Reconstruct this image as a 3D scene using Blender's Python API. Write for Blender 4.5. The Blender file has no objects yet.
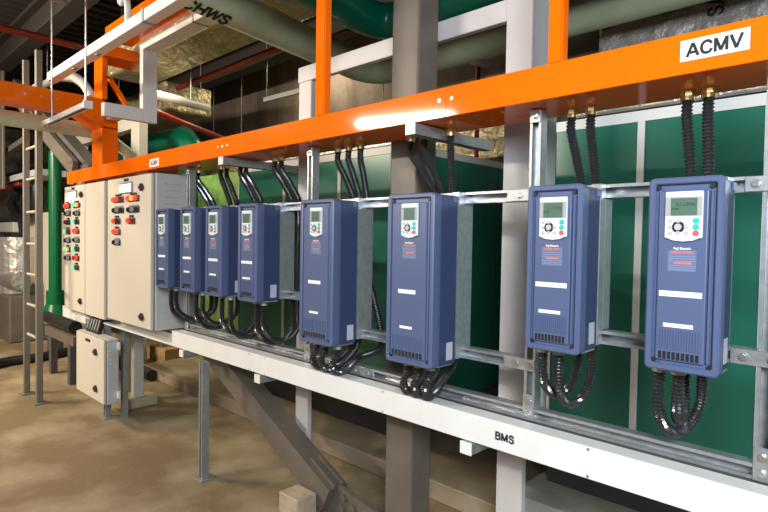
import bpy, bmesh, math, random
from mathutils import Vector, Matrix
random.seed(4)
C = bpy.context.scene.collection
PI = math.pi

# ------------------------------------------------------------------ camera
RIGHT = Vector((0.71852, 0.69531, 0.0163)); DOWN = Vector((0.03255, -0.0102, -0.99942)); FWD = Vector((-0.69474, 0.71864, -0.02996))
EYE = Vector((0, -1.6, 1.45)); F = 555.0
cam = bpy.data.objects.new('camera', bpy.data.cameras.new('camera')); C.objects.link(cam)
m = Matrix((RIGHT, -DOWN, -FWD)).transposed().to_4x4(); m.translation = EYE
cam.matrix_world = m
cam.data.sensor_width = 36; cam.data.lens = F / 768 * 36; cam.data.clip_start = .02
bpy.context.scene.camera = cam
def ray(px, py): return RIGHT * (px - 384) + DOWN * (py - 256) + FWD * F
def aY(px, py, y): d = ray(px, py); return EYE + d * ((y - EYE.y) / d.y)
def aX(px, py, x): d = ray(px, py); return EYE + d * ((x - EYE.x) / d.x)
def aZ(px, py, z): d = ray(px, py); return EYE + d * ((z - EYE.z) / d.z)

# --------------------------------------------------------------- materials
M = {}
def mat(name, col, rough=.5, metal=0., noise=None, bump=0., bscale=60., emit=None, estr=0., coat=0., spec=None, ndist=None):
    """noise = (colour2, scale, lo, hi): second colour blended in by noise over object space"""
    mt = bpy.data.materials.new(name); mt.use_nodes = True; nt = mt.node_tree; b = nt.nodes['Principled BSDF']
    b.inputs['Base Color'].default_value = (*col, 1); b.inputs['Roughness'].default_value = rough; b.inputs['Metallic'].default_value = metal
    if coat: b.inputs['Coat Weight'].default_value = coat; b.inputs['Coat Roughness'].default_value = .12
    if spec is not None: b.inputs['Specular IOR Level'].default_value = spec
    geo = nt.nodes.new('ShaderNodeNewGeometry')
    if noise:
        n = nt.nodes.new('ShaderNodeTexNoise'); n.inputs['Scale'].default_value = noise[1]; n.inputs['Detail'].default_value = 8; n.inputs['Roughness'].default_value = .6
        if len(noise) > 4:
            mp = nt.nodes.new('ShaderNodeMapping'); mp.inputs['Scale'].default_value = noise[4]
            nt.links.new(geo.outputs['Position'], mp.inputs[0]); nt.links.new(mp.outputs[0], n.inputs['Vector'])
        else: nt.links.new(geo.outputs['Position'], n.inputs['Vector'])
        r = nt.nodes.new('ShaderNodeValToRGB'); r.color_ramp.elements[0].position = noise[2]; r.color_ramp.elements[1].position = noise[3]
        r.color_ramp.elements[0].color = (*col, 1); r.color_ramp.elements[1].color = (*noise[0], 1)
        nt.links.new(n.outputs[0], r.inputs[0]); nt.links.new(r.outputs[0], b.inputs['Base Color'])
    if bump:
        n2 = nt.nodes.new('ShaderNodeTexNoise'); n2.inputs['Scale'].default_value = bscale; n2.inputs['Detail'].default_value = 5
        nt.links.new(geo.outputs['Position'], n2.inputs['Vector'])
        bp = nt.nodes.new('ShaderNodeBump'); bp.inputs['Strength'].default_value = bump; bp.inputs['Distance'].default_value = ndist or .01
        nt.links.new(n2.outputs[0], bp.inputs['Height']); nt.links.new(bp.outputs[0], b.inputs['Normal'])
    if emit: b.inputs['Emission Color'].default_value = (*emit, 1); b.inputs['Emission Strength'].default_value = estr
    M[name] = mt; return mt
mat('orange', (.86, .148, .003), .07, noise=((.81, .138, .003), 3, .4, .6), spec=.16, bump=.012, bscale=120, ndist=.002)
mat('white_paint', (.74, .74, .72), .38, noise=((.70, .69, .66), 5, .4, .65))
mat('cabinet', (.60, .55, .46), .45, bump=.08, bscale=400)
mat('cabinet_seam', (.20, .19, .18), .5)
mat('cabinet_side', (.50, .50, .48), .45, bump=.05, bscale=400)
mat('blue', (.078, .106, .205), .38, bump=.06, bscale=600, ndist=.001)
mat('blue_dark', (.032, .045, .115), .42, bump=.06, bscale=600, ndist=.001)
mat('blue_mid', (.09, .115, .24), .4)
mat('black', (.012, .012, .013), .45)
mat('conduit', (.022, .022, .024), .2, spec=.9)
mat('black_plastic', (.02, .02, .022), .35)
mat('galv', (.52, .54, .55), .38, metal=.75, noise=((.40, .42, .43), 35, .35, .65))
mat('galv_dull', (.36, .36, .34), .5, metal=.5, noise=((.28, .28, .26), 18, .35, .65))
mat('slot_dark', (.05, .05, .05), .6)
mat('bolt', (.6, .6, .58), .3, metal=.9)
mat('brass', (.72, .55, .25), .3, metal=.9)
mat('brown_steel', (.135, .112, .088), .5, noise=((.105, .088, .07), 6, .35, .7), bump=.05, bscale=80)
mat('white_steel', (.55, .525, .51), .5, noise=((.49, .46, .445), 4, .4, .7))
mat('pale_steel', (.45, .46, .45), .45)
mat('panel_green', (.012, .13, .085), .28, noise=((.018, .15, .10), 2, .4, .6))
mat('frame_beige', (.52, .50, .44), .5)
mat('frame_white', (.66, .67, .65), .45)
mat('ahu_base', (.07, .065, .06), .7)
mat('lime', (.15, .30, .06), .5, noise=((.08, .16, .04), 4, .45, .6))
mat('pipe_pale', (.36, .40, .25), .5, noise=((.30, .33, .21), 5, .4, .7))
mat('pipe_green', (.0, .10, .055), .3)
mat('pipe_bright_green', (.0, .115, .035), .3)
mat('pipe_red', (.26, .02, .012), .45)
mat('pipe_white', (.55, .53, .50), .45)
mat('foil', (.50, .43, .25), .3, metal=.45, noise=((.26, .22, .13), 4, .35, .7), bump=1., bscale=9, ndist=.06)
mat('foil_grey', (.46, .41, .37), .42, metal=.2, noise=((.28, .25, .22), 3, .35, .7), bump=1., bscale=7, ndist=.08)
mat('silver_wrap', (.55, .52, .46), .3, metal=.7, bump=.8, bscale=12, ndist=.03)
mat('floor', (.21, .145, .078), .55, noise=((.42, .34, .23), 1.5, .44, .70), bump=.25, bscale=25)
mat('floor_patch', (.26, .20, .125), .7)
mat('plinth', (.34, .27, .18), .8, noise=((.20, .14, .08), 2.2, .35, .7), bump=.4, bscale=14)
mat('plinth_pale', (.52, .49, .44), .75, noise=((.36, .33, .28), 4, .35, .7), bump=.3, bscale=20)
mat('wall', (.19, .15, .12), .85, noise=((.075, .06, .05), 1.3, .35, .7, (1.6, 1.6, .35)), bump=.4, bscale=6, ndist=.03)
mat('wall_tan', (.42, .36, .27), .85, noise=((.10, .08, .06), 2.6, .38, .62), bump=.3, bscale=6)
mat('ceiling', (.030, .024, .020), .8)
mat('ladder', (.20, .185, .155), .5, metal=.3)
mat('rung', (.55, .50, .40), .4, metal=.3)
mat('wood', (.42, .25, .11), .8, noise=((.30, .17, .07), 12, .35, .7))
mat('block', (.46, .36, .25), .85, noise=((.33, .25, .17), 9, .35, .7), bump=.4, bscale=30)
mat('label_white', (.80, .80, .80), .5)
mat('keypad', (.72, .73, .74), .4)
mat('keypad_grey', (.33, .34, .34), .4)
mat('lcd', (.085, .15, .11), .25)
mat('lcd_text', (.02, .05, .03), .4)
mat('btn_grey', (.42, .43, .44), .4)
mat('btn_green', (.02, .45, .36), .4)
mat('btn_red', (.62, .10, .10), .4)
mat('label_blue', (.115, .155, .28), .45)
mat('label_red', (.62, .15, .10), .5)
mat('text_pale', (.26, .32, .46), .5)
mat('text_black', (.012, .012, .014), .5)
mat('plate_grey', (.42, .45, .50), .4)
mat('meter_lit', (.8, .8, .8), .3, emit=(1, .96, .88), estr=.8)
mat('lamp_red', (.7, .03, .01), .3, emit=(1, .06, .02), estr=.9)
mat('lamp_orange', (.8, .3, .05), .3, emit=(1, .33, .08), estr=1.1)
mat('lamp_green', (.05, .6, .3), .3, emit=(.12, 1, .45), estr=.7)
mat('red_off', (.30, .02, .02), .3)
mat('green_off', (.0, .12, .07), .3)
mat('bezel', (.05, .02, .017), .4)
mat('paint_white_board', (.75, .75, .70), .5)

# ---------------------------------------------------------------- geometry
class MB:
    def __init__(s): s.bm = bmesh.new()
    def box(s, x0, x1, y0, y1, z0, z1, bev=0., seg=1):
        r = bmesh.ops.create_cube(s.bm, size=1)
        vs = r['verts']
        for v in vs: v.co = Vector(((x0 + x1) / 2 + v.co.x * (x1 - x0), (y0 + y1) / 2 + v.co.y * (y1 - y0), (z0 + z1) / 2 + v.co.z * (z1 - z0)))
        if bev:
            es = list({e for v in vs for e in v.link_edges})
            bmesh.ops.bevel(s.bm, geom=es, offset=bev, segments=seg, affect='EDGES', profile=.5)
        return s
    def cyl(s, p0, p1, r, n=12, r1=None):
        p0 = Vector(p0); p1 = Vector(p1); d = p1 - p0; L = d.length
        mt = Matrix.Translation((p0 + p1) / 2) @ d.to_track_quat('Z', 'Y').to_matrix().to_4x4()
        bmesh.ops.create_cone(s.bm, cap_ends=True, segments=n, radius1=r, radius2=r if r1 is None else r1, depth=L, matrix=mt)
        return s
    def prism(s, poly, axis, a, b):
        """poly: 2-D points in the two remaining axes (cyclic order x,y,z without axis)"""
        def mk(p, t):
            return Vector((t, p[0], p[1])) if axis == 'x' else Vector((p[0], t, p[1])) if axis == 'y' else Vector((p[0], p[1], t))
        A = [s.bm.verts.new(mk(p, a)) for p in poly]; B = [s.bm.verts.new(mk(p, b)) for p in poly]
        n = len(poly); s.bm.faces.new(A); s.bm.faces.new(list(reversed(B)))
        for i in range(n): s.bm.faces.new((A[i], B[i], B[(i + 1) % n], A[(i + 1) % n]))
        return s
    def bar(s, p0, p1, w, h, up=(0, 0, 1)):
        p0 = Vector(p0); p1 = Vector(p1); d = (p1 - p0).normalized(); u = Vector(up); u = (u - d * u.dot(d)).normalized(); sd = d.cross(u)
        V = []
        for p in (p0, p1):
            for a, b in ((-1, -1), (1, -1), (1, 1), (-1, 1)): V.append(s.bm.verts.new(p + sd * (a * w / 2) + u * (b * h / 2)))
        for f in ((0, 1, 2, 3), (7, 6, 5, 4), (0, 4, 5, 1), (1, 5, 6, 2), (2, 6, 7, 3), (3, 7, 4, 0)): s.bm.faces.new([V[i] for i in f])
        return s
    def tube(s, pts, r, n=10, corr=0., pitch=.006, smooth=True):
        P = [Vector(p) for p in pts]
        if smooth:      # Catmull-Rom
            Q = [P[0] * 2 - P[1]] + P + [P[-1] * 2 - P[-2]]; out = []
            for i in range(1, len(Q) - 2):
                for k in range(12):
                    t = k / 12; a, b, c, d = Q[i - 1], Q[i], Q[i + 1], Q[i + 2]
                    out.append(.5 * ((2 * b) + (c - a) * t + (2 * a - 5 * b + 4 * c - d) * t * t + (3 * b - a - 3 * c + d) * t ** 3))
            out.append(P[-1]); P = out
        if corr:        # even spacing
            L = [0]
            for i in range(1, len(P)): L.append(L[-1] + (P[i] - P[i - 1]).length)
            N = max(4, int(L[-1] / pitch * 2)); out = []; j = 0
            for k in range(N + 1):
                t = L[-1] * k / N
                while j < len(L) - 2 and L[j + 1] < t: j += 1
                f = (t - L[j]) / max(1e-9, L[j + 1] - L[j]); out.append(P[j].lerp(P[j + 1], min(1, f)))
            P = out
        ref = Vector((1, 0, 0)); rings = []
        for i, p in enumerate(P):
            d = (P[min(i + 1, len(P) - 1)] - P[max(i - 1, 0)]).normalized()
            u = ref - d * ref.dot(d)
            if u.length < .1: ref = Vector((0, 1, 0)); u = ref - d * ref.dot(d)
            u.normalize(); ref = u; v = d.cross(u)
            rr = r - (corr if i % 2 else 0)
            rings.append([s.bm.verts.new(p + (u * math.cos(a) + v * math.sin(a)) * rr) for a in [2 * PI * k / n for k in range(n)]])
        for A, B in zip(rings, rings[1:]):
            for k in range(n):
                f = s.bm.faces.new((A[k], A[(k + 1) % n], B[(k + 1) % n], B[k])); f.smooth = not corr
        s.bm.faces.new(list(reversed(rings[0]))); s.bm.faces.new(rings[-1])
        return s
    def build(s, name, mt, parent=None, smooth=False):
        bmesh.ops.recalc_face_normals(s.bm, faces=s.bm.faces)
        me = bpy.data.meshes.new(name); s.bm.to_mesh(me); s.bm.free()
        me.materials.append(M[mt] if isinstance(mt, str) else mt)
        if smooth:
            for p in me.polygons: p.use_smooth = True
            try: me.set_sharp_from_angle(angle=math.radians(35))
            except Exception: pass
        o = bpy.data.objects.new(name, me); C.objects.link(o)
        if parent:
            off = base(parent); me.transform(Matrix.Translation(-off)); o.parent = parent
        else: recentre(o)
        return o
def recentre(o):
    co = [v.co for v in o.data.vertices]
    c = Vector(((min(v.x for v in co) + max(v.x for v in co)) / 2, (min(v.y for v in co) + max(v.y for v in co)) / 2, min(v.z for v in co)))
    o.data.transform(Matrix.Translation(-c)); o.location = c
def base(p):
    t = Vector((0, 0, 0))
    while p: t += p.location; p = p.parent
    return t
def thing(name, label, cat, loc, group=None):
    o = bpy.data.objects.new(name, None); C.objects.link(o); o.location = loc; o.empty_display_size = .05
    return tag(o, label, cat, group)
def tag(o, label, cat, group=None):
    o['label'] = label; o['category'] = cat
    if group: o['group'] = group
    return o
def struct(o): o['kind'] = 'structure'; return o
def box(x0, x1, y0, y1, z0, z1, name, mt, parent=None, bev=0., seg=1): return MB().box(x0, x1, y0, y1, z0, z1, bev, seg).build(name, mt, parent)
def text(s, name, mt, parent, origin, size, xdir=(1, 0, 0), ydir=(0, 0, 1), bold=0., depth=.0006, sx=1., align='CENTER'):
    """lettering as a thin mesh lying on a surface; origin = centre of the text"""
    cu = bpy.data.curves.new(name, 'FONT'); cu.body = s; cu.size = size; cu.extrude = depth; cu.offset = bold; cu.align_x = align; cu.align_y = 'CENTER'
    ob = bpy.data.objects.new('tmp', cu); C.objects.link(ob)
    dg = bpy.context.evaluated_depsgraph_get(); me = bpy.data.meshes.new_from_object(ob.evaluated_get(dg))
    bpy.data.objects.remove(ob)
    X = Vector(xdir).normalized(); Y = Vector(ydir).normalized(); Z = X.cross(Y)
    mt4 = Matrix((X * sx, Y, Z)).transposed().to_4x4(); mt4.translation = Vector(origin)
    me.transform(mt4); me.materials.clear(); me.materials.append(M[mt])
    o = bpy.data.objects.new(name, me); C.objects.link(o)
    if parent: me.transform(Matrix.Translation(-base(parent))); o.parent = parent
    return o

GL = {  # bold block letters as strokes in a unit-high cell: (advance, [polylines])
 'A': (.80, [[(.02, 0), (.36, 1)], [(.36, 1), (.70, 0)], [(.16, .30), (.56, .30)]]),
 'B': (.76, [[(.08, 0), (.08, 1)], [(.08, .93), (.40, .93), (.54, .86), (.56, .74), (.52, .62), (.40, .54), (.08, .54)], [(.40, .54), (.56, .45), (.60, .30), (.54, .14), (.40, .07), (.08, .07)]]),
 'C': (.82, [[(.66, .74), (.58, .88), (.42, .945), (.24, .89), (.12, .74), (.08, .50), (.12, .26), (.24, .11), (.42, .055), (.58, .12), (.67, .28)]]),
 'H': (.82, [[(.08, 0), (.08, 1)], [(.64, 0), (.64, 1)], [(.08, .53), (.64, .53)]]),
 'M': (.94, [[(.08, 0), (.08, 1)], [(.10, .98), (.41, .06)], [(.41, .06), (.72, .98)], [(.74, 0), (.74, 1)]]),
 'S': (.74, [[(.56, .76), (.50, .89), (.34, .945), (.17, .90), (.10, .76), (.15, .62), (.34, .53), (.52, .44), (.58, .29), (.52, .12), (.33, .055), (.14, .11), (.07, .26)]]),
 'V': (.74, [[(.02, 1), (.34, 0)], [(.34, 0), (.66, 1)]]),
 'W': (1.04, [[(.02, 1), (.24, .03)], [(.24, .03), (.48, .97)], [(.48, .97), (.72, .03)], [(.72, .03), (.94, 1)]])}
def block_text(s, parent, mt, origin, h, xdir=(1, 0, 0), ydir=(0, 0, 1), th=.15, sx=1., d=.0006):
    X = Vector(xdir).normalized(); Y = Vector(ydir).normalized(); N = X.cross(Y)
    W = sum(GL[c][0] for c in s) - .08; u = -W / 2; b = MB(); k = 0
    for c in s:
        for pl in GL[c][1]:
            for p, q in zip(pl, pl[1:]):
                a = Vector(((p[0] + u) * sx, p[1] - .5, 0)) * h; e = Vector(((q[0] + u) * sx, q[1] - .5, 0)) * h
                dr = (e - a).normalized()
                if len(pl) > 2: a = a - dr * th * h * .22; e = e + dr * th * h * .22
                k += 1; o = N * (d * .02 * (k % 7))
                b.bar(Vector(origin) + X * a.x + Y * a.y + o, Vector(origin) + X * e.x + Y * e.y + o, th * h, d, N)
        u += GL[c][0]
    return b.build('lettering', mt, parent)
# ================================================================ SETTING
struct(box(-16, 4, -6, 4, -.12, 0, 'floor', 'floor'))
struct(box(-16, 4, 3.2, 3.35, 0, 4.2, 'wall_back', 'wall'))
struct(box(-16.15, -16, -6, 3.35, 0, 4.2, 'wall_left', 'wall_tan'))
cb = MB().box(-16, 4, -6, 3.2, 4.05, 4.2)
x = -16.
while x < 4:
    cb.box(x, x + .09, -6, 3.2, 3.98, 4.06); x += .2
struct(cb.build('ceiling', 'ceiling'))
struct(box(-5.8, -1.475, .8, 3.2, 0, .11, 'trim_1', 'plinth', bev=.008))
struct(box(-1.47, 2.5, .86, 3.2, 0, .175, 'trim_5', 'plinth_pale', bev=.008))          # low concrete plinth under the units
for i, yy in enumerate((-2.4, .2, 2.4)):
    b = MB().box(-16, 4, yy - .09, yy + .09, 3.62, 3.64).box(-16, 4, yy - .09, yy + .09, 3.94, 3.98).box(-16, 4, yy - .006, yy + .006, 3.64, 3.94)
    struct(b.build('trim_%d' % (i + 2), 'ceiling'))

# ============================================================ ORANGE TRUNKING
t = thing('cable_trunking', 'long glossy orange cable trunking running above the row of blue drives', 'cable trunking', (-2.2, .13, 1.896))
MB().box(-5.5, -1.25, 0, .26, 1.896, 2.003, .002).build('trunking_section', 'orange', t)
MB().box(-1.249, 1.3, 0, .26, 1.896, 2.003, .002).build('trunking_section', 'orange', t)
for dx in (-.028, .028):
    MB().cyl((-1.249 + dx, -.004, 1.957), (-1.249 + dx, .0, 1.957), .006).build('rivet', 'bolt', t)
for dx, yy in ((.09, .06), (.09, .17), (.20, .06), (.20, .17)):
    MB().cyl((-1.249 + dx, yy, 1.8925), (-1.249 + dx, yy, 1.896), .006, 8).build('rivet', 'bolt', t)
for xx in (-2.86, -2.81, -2.76): MB().cyl((xx, -.002, 1.953), (xx, 0, 1.953), .006, 8).build('rivet', 'bolt', t)
pl = box(-.472, -.316, -.0022, -.0002, 1.9285, 1.983, 'sign_plate', 'label_white', t)
pl['label'] = 'white ACMV sign plate'
block_text('ACMV', pl, 'text_black', (-.394, -.0026, 1.9557), .0345, th=.205, sx=1.12)
pl = box(-3.76, -3.62, -.0022, -.0002, 1.900 + .01, 1.962, 'sign_plate', 'label_white', t)
pl['label'] = 'small white ACMV sign plate'
block_text('ACMV', pl, 'text_black', (-3.69, -.0026, 1.936), .032, th=.17, sx=1.05)

t = thing('cable_trunking', 'orange riser trunking joining the left end of the long orange trunking', 'cable trunking', (-4.75, .06, 2.004))
MB().box(-4.866, -4.644, 0.001, .12, 2.004, 2.30, .002).build('riser', 'orange', t)
MB().prism([(-3.6, 2.385), (-.17, 2.385), (.002, 2.29), (.12, 2.29), (.12, 2.36), (-.01, 2.515), (-3.6, 2.515)], 'x', -4.866, -4.644).build('elbow_arm', 'orange', t)
MB().box(-4.82, -4.646, .001, .040, 2.516, 2.84, .002).build('upper_riser', 'orange', t)
MB().box(-4.86, -4.60, .001, .36, 2.845, 2.93, .002).build('flange_arm', 'orange', t)
MB().bar((-4.622, .045, 2.68), (-4.622, .17, 2.50), .03, .04, (1, 0, 0)).build('brace_strip', 'orange', t)
for k in range(3): MB().cyl((-4.6425, -.32 - .1 * k, 2.45), (-4.640, -.32 - .1 * k, 2.45), .008, 8).build('rivet', 'bolt', t)
tag(MB().box(-4.58, -3.40, .0, .20, 2.95, 3.05, .002).build('cable_trunking', 'orange'), 'orange trunking high under the ceiling beneath the white tray', 'cable trunking')
for x0, x1, lab in ((-1.998, -1.94, 'slim orange hanger post left of the brown steel column'), (-.853, -.812, 'slim orange hanger post at right of the white frame')):
    t = thing('hanger_post', lab, 'hanger post', ((x0 + x1) / 2, .03, 2.004), 'orange hanger posts')
    MB().box(x0, x1, .0, .04, 2.004, 3.978, .002).build('post', 'orange', t)
    MB().box(x1 + .0005, x1 + .006, .004, .036, 2.004, 3.978).build('side_strip', 'orange', t)

# ============================================================ WHITE TROUGH
t = thing('cable_trough', 'long white cable trough under the drives lettered BMS', 'cable trough', (-1.2, .04, .748))
MB().box(-3.417, -2.432, 0, .07, .748, .845, .0015).build('trough_section', 'white_paint', t)
MB().box(-2.430, 1.3, 0, .07, .748, .845, .0015).build('trough_section', 'white_paint', t)
MB().box(-5.62, -5.02, -.002, .07, .700, .797, .0015).build('trough_section', 'white_paint', t)
MB().box(-5.01, -3.418, 0.0, .07, .748, .760, .001).build('bottom_lip', 'white_paint', t)
MB().box(-5.01, -3.418, .066, .07, .760, .798, .001).build('back_plate', 'cabinet', t)
for xx in (-2.52, -2.38, -1.54, -.69, .0):
    for zz in (.756, .837): MB().cyl((xx, -.002, zz), (xx, 0, zz), .0045, 8).build('screw', 'bolt', t)
block_text('BMS', t, 'text_black', (-.975, -.0004, .7965), .0265, th=.24, sx=1.14)

# ============================================================ STRUT RACK
def channel(p0, p1, face, w=.041, d=.041, slot=.022, lip=.004):
    """open strut channel along p0->p1 whose slotted mouth looks towards vector 'face'"""
    p0 = Vector(p0); p1 = Vector(p1); a = (p1 - p0).normalized(); f = Vector(face); s_ = a.cross(f)
    th = .0028
    prof = [(-w/2, 0), (-slot/2, 0), (-slot/2, lip), (-slot/2 - th, lip), (-slot/2 - th, th), (-w/2 + th, th), (-w/2 + th, d - th), (w/2 - th, d - th), (w/2 - th, th),
            (slot/2 + th, th), (slot/2 + th, lip), (slot/2, lip), (slot/2, 0), (w/2, 0), (w/2, d), (-w/2, d)]
    b = MB(); A = [b.bm.verts.new(p0 + s_ * u - f * v) for u, v in prof]; B = [b.bm.verts.new(p1 + s_ * u - f * v) for u, v in prof]
    n = len(prof); b.bm.faces.new(A); b.bm.faces.new(list(reversed(B)))
    for i in range(n): b.bm.faces.new((A[i], B[i], B[(i + 1) % n], A[(i + 1) % n]))
    return b
YS = .1
def plate(parent, x0, x1, z0, z1, bolts, y=YS):
    p = box(x0, x1, y - .006, y - .0002, z0, z1, 'joint_plate', 'galv', parent, .001)
    for bx, bz in bolts:
        MB().cyl((bx, y - .008, bz), (bx, y - .006, bz), .012, 16).cyl((bx, y - .0145, bz), (bx, y - .008, bz), .0085, 6).build('bolt', 'bolt', p)
fr = thing('drive_mounting_rack', 'galvanised strut channel rack carrying the row of blue drives', 'strut frame', (-1.5, .12, .846))
FR_V = (-3.41, -2.155, -.9445, -.275)
channel((-3.45, YS, .862), (1.3, YS, .862), (0, -1, 0)).build('bottom_rail', 'galv', fr)
for vx in FR_V: channel((vx, YS, .883), (vx, YS, 1.894), (0, -1, 0)).build('upright', 'galv', fr)
box(-3.45, 1.3, .104, .139, .755, .840, 'gap_backing_strip', 'slot_dark', fr)  # dark strip added so the gap behind the trough lid reads black
segs = []
for a, b_ in zip(FR_V, FR_V[1:]): segs.append((a + .021, b_ - .021))
segs.append((FR_V[3] + .021, 1.3))
for a, b_ in segs: channel((a, YS, 1.609), (b_, YS, 1.609), (0, -1, 0)).build('top_rail', 'galv', fr)
for (a, b_), z in zip(segs, (1.158, 1.03, 1.158, 1.158)): channel((a, YS, z), (b_, YS, z), (0, -1, 0)).build('lower_rail', 'galv', fr)
for vx in FR_V:
    plate(fr, vx - .0205, vx + .0205, .842, .93, ((vx, .864), (vx, .905)))
for vx in FR_V: plate(fr, vx - .0195, vx + .0195, 1.850, 1.893, ((vx, 1.872),))
plate(fr, -1.045, -.924, 1.010, 1.050, ((-1.00, 1.03), (-.9445, 1.03)))
plate(fr, -1.045, -.924, 1.589, 1.629, ((-1.00, 1.609), (-.9445, 1.609)))
plate(fr, -.355, -.21, 1.138, 1.178, ((-.325, 1.158), (-.262, 1.158)))
plate(fr, -.335, -.21, 1.589, 1.629, ((-.31, 1.609), (-.262, 1.609)))
plate(fr, -2.24, -2.134, 1.138, 1.178, ((-2.2, 1.158), (-2.155, 1.158)))
plate(fr, -1.93, -1.69, .842, .88, ((-1.89, .861), (-1.81, .861), (-1.73, .861)))
# vertical mounting brackets behind every drive are parts of the frame
DR = [(-3.385, 's'), (-3.053, 's'), (-2.752, 's'), (-2.418, 's'), (-1.875, 'b'), (-1.338, 'b'), (-.776, 's'), (-.426, 's')]
for cx_, k in DR:
    w = .173 if k == 's' else .225; z0 = 1.138 if k == 's' else 1.01
    for sgn in (-1, 1):
        xo = cx_ + sgn * (w / 2 - (.002 if k == 'b' else .028 if cx_ > -.5 else .010)); xi = xo - sgn * .03
        x0, x1 = min(xo, xi), max(xo, xi)
        if any(x0 - .003 < v + .0205 and x1 + .003 > v - .0205 for v in FR_V) : ext = False
        else: ext = True
        b = MB().box(x0, x1, .0605, .0985, z0, 1.629, .001)
        if ext: b.box(x0, x1, .0985, .150, z0 + .043, 1.586, .001)
        if sgn > 0 and cx_ < -1: b.box(xo - .003, xo + .0005, .0603, .1505, z0, 1.629)
        b.build('mounting_bracket', 'galv', fr)
        MB().cyl((xo - sgn * .015, .0565, 1.6095), (xo - sgn * .015, .0605, 1.6095), .005, 6).build('bolt', 'bolt', fr)

# floor posts under the trough
def floor_post(x, y, z1, lab, grp='strut posts standing on the floor'):
    t = thing('strut_post', lab, 'post', (x, y, 0), grp)
    channel((x, y - .03, .008), (x, y - .03, z1), (0, -1, 0), w=.042, d=.044).build('channel', 'galv_dull', t)
    box(x - .06, x + .055, y - .05, y + .05, 0, .008, 'base_plate', 'galv_dull', t)
    for a in (x - .025, x + .0225): box(a, a + .0025, y - .028, y + .012, .008, .09, 'foot_bracket', 'galv_dull', t)
floor_post(-3.05, .035, .704, 'galvanised strut post standing alone on the floor under the white trough')
floor_post(-4.60, .035, .747, 'short galvanised post under the small grey box', 'strut posts standing on the floor')
t = thing('strut_post', 'galvanised strut post right beside the small grey box', 'post', (-4.70, .16, 0), 'strut posts standing on the floor')
channel((-4.50, .10, .0), (-4.50, .10, .745), (0, -1, 0), w=.05).build('channel', 'galv_dull', t)
t = thing('strut_post', 'beige strut post standing on the concrete pad', 'post', (-4.62, .36, .08), 'strut posts standing on the floor')
MB().box(-4.78, -4.71, .28, .36, .08, .83, .003).build('channel', 'frame_beige', t)
tag(box(-4.93, -4.68, .22, .47, 0, .08, 'concrete_pad', 'block', bev=.006), 'low concrete pad under the beige strut post', 'concrete pad')

# trapeze brackets
def trapeze(x, z0, z1, y1, lab, grp):
    t = thing('support_strut', lab, 'support strut', (x, .1, z0), grp)
    b = channel((x, -.012, z0 if z0 < 1 else z1), (x, y1, z0 if z0 < 1 else z1), (0, 0, -1 if z0 < 1 else 1), w=.045)
    b.build('channel', 'galv', t)
    box(x - .024, x + .024, -.016, -.0125, z0 - .001, z1 + .001, 'end_cap', 'white_paint', t)
trapeze(-1.405, 1.850, 1.891, .5, 'galvanised support strut with white end cap under orange trunking above the big drives', 'upper support struts')
trapeze(-2.803, 1.850, 1.891, .5, 'galvanised support strut with white end cap under orange trunking above the small drives', 'upper support struts')
for x, lab in ((-3.26, 'white capped support strut under the trough beside the lone floor post'), (-2.423, 'white capped support strut under the trough at its seam'), (-1.12, 'white capped support strut under the trough left of the BMS lettering')):
    trapeze(x, .705, .746, .5, lab, 'lower support struts')

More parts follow.
